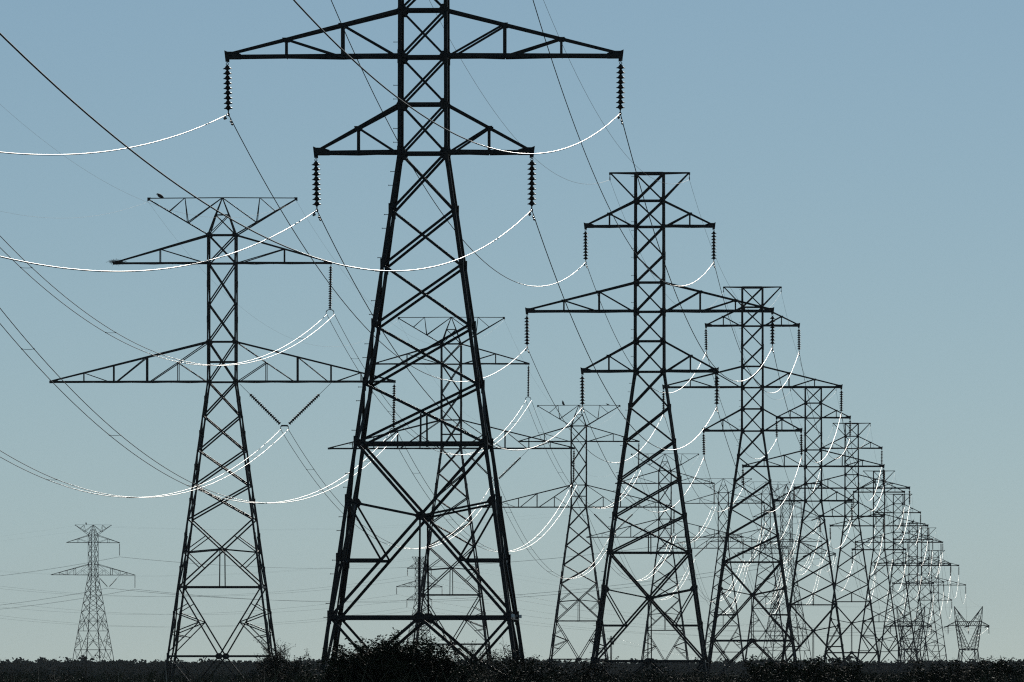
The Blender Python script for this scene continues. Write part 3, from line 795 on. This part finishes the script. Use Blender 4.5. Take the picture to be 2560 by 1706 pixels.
# ------------------------------------------------------------------ shrubs
def leafy(rnd, h, spread, stems, leaf, per, straight=.0, twigs=5, droop=.0):
    """one shrub: list of stem tubes and leaf quads, base at the origin"""
    st = MB(); lv = MB()
    def put_leaf(p, s):
        d = Vector((rnd.uniform(-1, 1), rnd.uniform(-1, 1), rnd.uniform(-.6, 1))).normalized(); e = d.orthogonal().normalized()
        e = Matrix.Rotation(rnd.uniform(0, 6.3), 3, d) @ e; s *= rnd.uniform(.6, 1.4)
        lv.add([p, p + d * s * .5 + e * s * .24, p + d * s, p + d * s * .5 - e * s * .24], [(0, 1, 2, 3)])
    def grow(p, d, L, r, lev):
        n = 4; pts = [p]; q = p.copy()
        for i in range(n):
            d = (d + Vector((rnd.gauss(0, .16), rnd.gauss(0, .16), rnd.gauss(.03 + straight, .1) - droop))).normalized(); q = q + d * L / n; pts.append(q)
            if lev < 2:
                for _ in range(rnd.choice((1, 2)) if lev else 2):
                    dd = (d + Vector((rnd.gauss(0, .7), rnd.gauss(0, .7), rnd.gauss(.15, .35)))).normalized()
                    grow(q.copy(), dd, L * rnd.uniform(.35, .6), r * .55, lev + 1)
            if lev >= 1:
                for _ in range(per):
                    put_leaf(q + Vector((rnd.gauss(0, .03), rnd.gauss(0, .03), rnd.gauss(0, .03))) - d * rnd.uniform(0, L / n), leaf)
        st.tube(pts, [max(.003, r * (1 - i / (n + 1))) for i in range(n + 1)], 4, False)
    for i in range(stems):
        a = rnd.uniform(0, 6.3); tilt = rnd.uniform(.1, 1) * spread
        d = Vector((math.cos(a) * tilt, math.sin(a) * tilt, 1)).normalized()
        grow(Vector((rnd.gauss(0, .12), rnd.gauss(0, .12), 0)), d, h * rnd.uniform(.7, .95), .018 * h, 0)
    return st, lv
def shrub(px, row, k, base_h, label, seed, spread=.9, stems=9, leaf=.035, per=3, m="leaf", straight=0., sx=1., group="shrubs standing out of the scrub"):
    """top of the shrub at (px,row) when it stands F/k away"""
    rnd = random.Random(seed); q = world(px, row, k); g = gz(q.x, q.y); h = q.z - g
    st, lv = leafy(rnd, h, spread, stems, leaf, per, straight)
    zs = max(v[2] for v in lv.v); f = h / zs
    t = thing("shrub", label, "shrub", (q.x, q.y, g), 0, group)
    a = st.mesh("stem", M["bark"]); b = lv.mesh("foliage", M[m])
    for me in (a, b): me.transform(Matrix.Diagonal((sx, 1, f, 1)))
    obj("stem", a, t); obj("foliage", b, t)
shrub(985, 1568, 190, 0, "large dark thorny bush under the tallest pylon, its twigs against the sky", 11, .62, 44, .048, 8, "leaf", .03, 1.0)
shrub(905, 1622, 185, 0, "dark bush leaning out on the left side of the large thorny bush", 12, .6, 18, .046, 7)
shrub(1055, 1614, 180, 0, "dense bush merging with the right side of the large thorny bush", 13, .65, 24, .046, 8)
shrub(845, 1650, 190, 0, "small bush over the left foot of the tallest pylon", 14, 1.0, 9, .034, 6)
shrub(1135, 1622, 175, 0, "open twiggy bush under the middle of the tallest pylon", 15, .7, 9, .035, 2, "leaf2", .1)
shrub(1205, 1600, 178, 0, "tall thin-stemmed bush with seed heads under the tallest pylon", 16, .6, 7, .03, 2, "leaf2", .15)
shrub(1275, 1606, 185, 0, "upright feathery bush by the right leg of the tallest pylon", 17, .45, 10, .035, 4, "leaf", .2)
shrub(1325, 1642, 190, 0, "low bush over the right foot of the tallest pylon", 18, .9, 9, .04, 5)
shrub(690, 1590, 120, 0, "airy small-leaved bush around the right leg of the nearest pointed-peak pylon", 19, .55, 8, .05, 2, "leaf2", .1, .8)
shrub(722, 1612, 125, 0, "sparse bush right of the nearest pointed-peak pylon's right leg", 20, .6, 6, .05, 2, "leaf2", .1, .8)
shrub(1935, 1634, 150, 0, "low wide bush at the feet of the third three-armed pylon", 21, .9, 12, .05, 6)
shrub(2010, 1636, 150, 0, "dark wide bush left of the fourth three-armed pylon's leg", 22, .9, 12, .05, 6)
shrub(2055, 1641, 155, 0, "rounded dark bush at the right end of the low bushes by the third pylon", 23, .8, 10, .05, 6)
shrub(1465, 1640, 140, 0, "small leafy bush left of the second three-armed pylon's left leg", 24, .8, 8, .05, 4, "leaf2")
shrub(1610, 1648, 160, 0, "small pale-leaved bush before the low beam of the second three-armed pylon", 25, .5, 6, .05, 3, "leaf2", .1)
shrub(2330, 1640, 150, 0, "low bush left of the rightmost horned pylon", 26, .8, 9, .05, 5)
shrub(2430, 1645, 140, 0, "low bush in front of the rightmost horned pylon's feet", 27, .9, 10, .05, 4, "leaf2")
shrub(2500, 1638, 110, 0, "rounded bush near the right edge beyond the horned pylon", 28, .8, 8, .06, 5)

# scrub: nobody could count it
def scrub(name, n, y0, y1, hmin, hmax, leafs, per, key, seed, mkey, zt=None):
    rnd = random.Random(seed); protos = []
    for j in range(6):
        st, lv = leafy(random.Random(seed * 10 + j), 1., .9, 7, leafs, per, .02)
        zs = max(v[2] for v in lv.v)
        protos.append(([(x, y, z / zs) for x, y, z in lv.v], lv.f, [(x, y, z / zs) for x, y, z in st.v], st.f))
    ml, ms = MB(), MB()
    for i in range(n):
        y = y0 + (y1 - y0) * rnd.random() ** 1.0; hw = y * 1280 / F * 1.18 + 2
        x = rnd.uniform(-hw, hw); g = gz(x, y)
        col = 1280 + x * F / y; h = (rnd.uniform(hmin, hmax) + .05 * math.sin(x * 1.1 + y * .05) + .14 * max(0, min(1, (col - 1000) / 500))) - (g if zt else 0); h = max(.25, h); s = max(.7, h) * rnd.uniform(.9, 1.4)
        lvv, lf, sv, sf = rnd.choice(protos); a = rnd.uniform(0, 6.3); ca, sa = math.cos(a) * s, math.sin(a) * s
        for (V, Fc, tgt) in ((lvv, lf, ml), (sv, sf, ms)):
            o = len(tgt.v); tgt.v += [(x + p * ca - q * sa, y + p * sa + q * ca, g + r * h) for p, q, r in V]; tgt.f += [tuple(c + o for c in f) for f in Fc]
    o = obj(name, ml.mesh(name, M[mkey])); tag(o, kind="stuff", label="dark leafy scrub filling the bottom of the frame", cat="scrub")
    st = obj("twigs", ms.mesh("twigs", M["bark"]), o); st["kind"] = "stuff"
scrub("scrub", 330, 105, 345, 1.76, 1.87, .035, 2, "s", 5, "leaf", True)

def far_scrub(name, label, n, y0, y1, hmin, hmax, leaf, cnt, seed, wide=1.1):
    rnd = random.Random(seed); mb = MB()
    for i in range(n):
        y = rnd.uniform(y0, y1); hw = y * 1280 / F * wide + 5; x = rnd.uniform(-hw, hw)
        h = rnd.uniform(hmin, hmax) + (hmax - hmin) * .5 * math.sin(x * .07 + seed) * math.sin(x * .19)
        if rnd.random() < .07: h += (hmax - hmin) * .8
        wd = h * rnd.uniform(.5, .9)
        lobes = [(rnd.gauss(0, wd * .5), rnd.gauss(0, wd * .5), h * rnd.uniform(.35, .8), h * rnd.uniform(.2, .34)) for _ in range(6)]
        for j in range(cnt):
            lx, ly, lz, lr = rnd.choice(lobes); u = Vector((rnd.gauss(0, 1), rnd.gauss(0, 1), rnd.gauss(0, 1))).normalized() * lr * rnd.uniform(.5, 1.05)
            c = Vector((x + lx, y + ly, min(lz + u.z, h))) + Vector((u.x, u.y, 0)); a = rnd.uniform(0, 3.14); s = leaf * rnd.uniform(.5, 1.5)
            d = Vector((math.cos(a), math.sin(a) * .6, rnd.uniform(-.6, .6))).normalized() * s; e = Vector((rnd.uniform(-.4, .4), rnd.uniform(-.4, .4), 1)).normalized() * s * .6
            mb.add([c - d, c - e, c + d, c + e], [(0, 1, 2, 3)])
    tag(obj(name, mb.mesh(name, M["farleaf"])), label, "woodland", None, "stuff")
far_scrub("brushland", "mid-distance low brush running back from the pylons", 1100, 560, 1700, .9, 1.75, .10, 150, 31)
far_scrub("woodland", "hazy far-off line of low trees along the horizon", 1250, 2300, 3300, 3.0, 3.95, .34, 110, 32)

def grass():
    rnd = random.Random(9); mb = MB()
    for i in range(900):
        y = rnd.uniform(135, 230); hw = y * 1280 / F * 1.1; x = rnd.uniform(-hw, hw); g = gz(x, y)
        for j in range(4):
            a = rnd.uniform(0, 6.3); l = rnd.uniform(.5, .95); d = Vector((math.cos(a) * .35, math.sin(a) * .35, 1)); wd = .004
            p = Vector((x + rnd.gauss(0, .06), y + rnd.gauss(0, .06), g)); m_ = p + d * l * .6; t_ = p + d * l + Vector((math.cos(a), math.sin(a), -.3)) * .15
            mb.add([p + Vector((-wd, 0, 0)), p + Vector((wd, 0, 0)), m_ + Vector((wd, 0, 0)), t_, m_ - Vector((wd, 0, 0))], [(0, 1, 2, 3, 4)])
    tag(obj("grass", mb.mesh("grass", M["straw"])), "dry grass stems among the scrub", "grass", None, "stuff")
grass()

# ------------------------------------------------------------------ haze
HAZE = 2.2e-5
mb = MB(); mb.box((0, 5950, 44.5), 14700, 12100, 91)
hm = bpy.data.materials.new("haze"); hm.use_nodes = True; t = hm.node_tree; t.nodes.clear()
vo = t.nodes.new("ShaderNodeVolumePrincipled"); vo.inputs["Density"].default_value = HAZE; vo.inputs["Color"].default_value = (.85, .93, 1, 1); vo.inputs["Anisotropy"].default_value = .0
mo = t.nodes.new("ShaderNodeOutputMaterial"); t.links.new(vo.outputs[0], mo.inputs["Volume"])
if HAZE > 0: tag(obj("haze", mb.mesh("haze", hm)), kind="stuff")
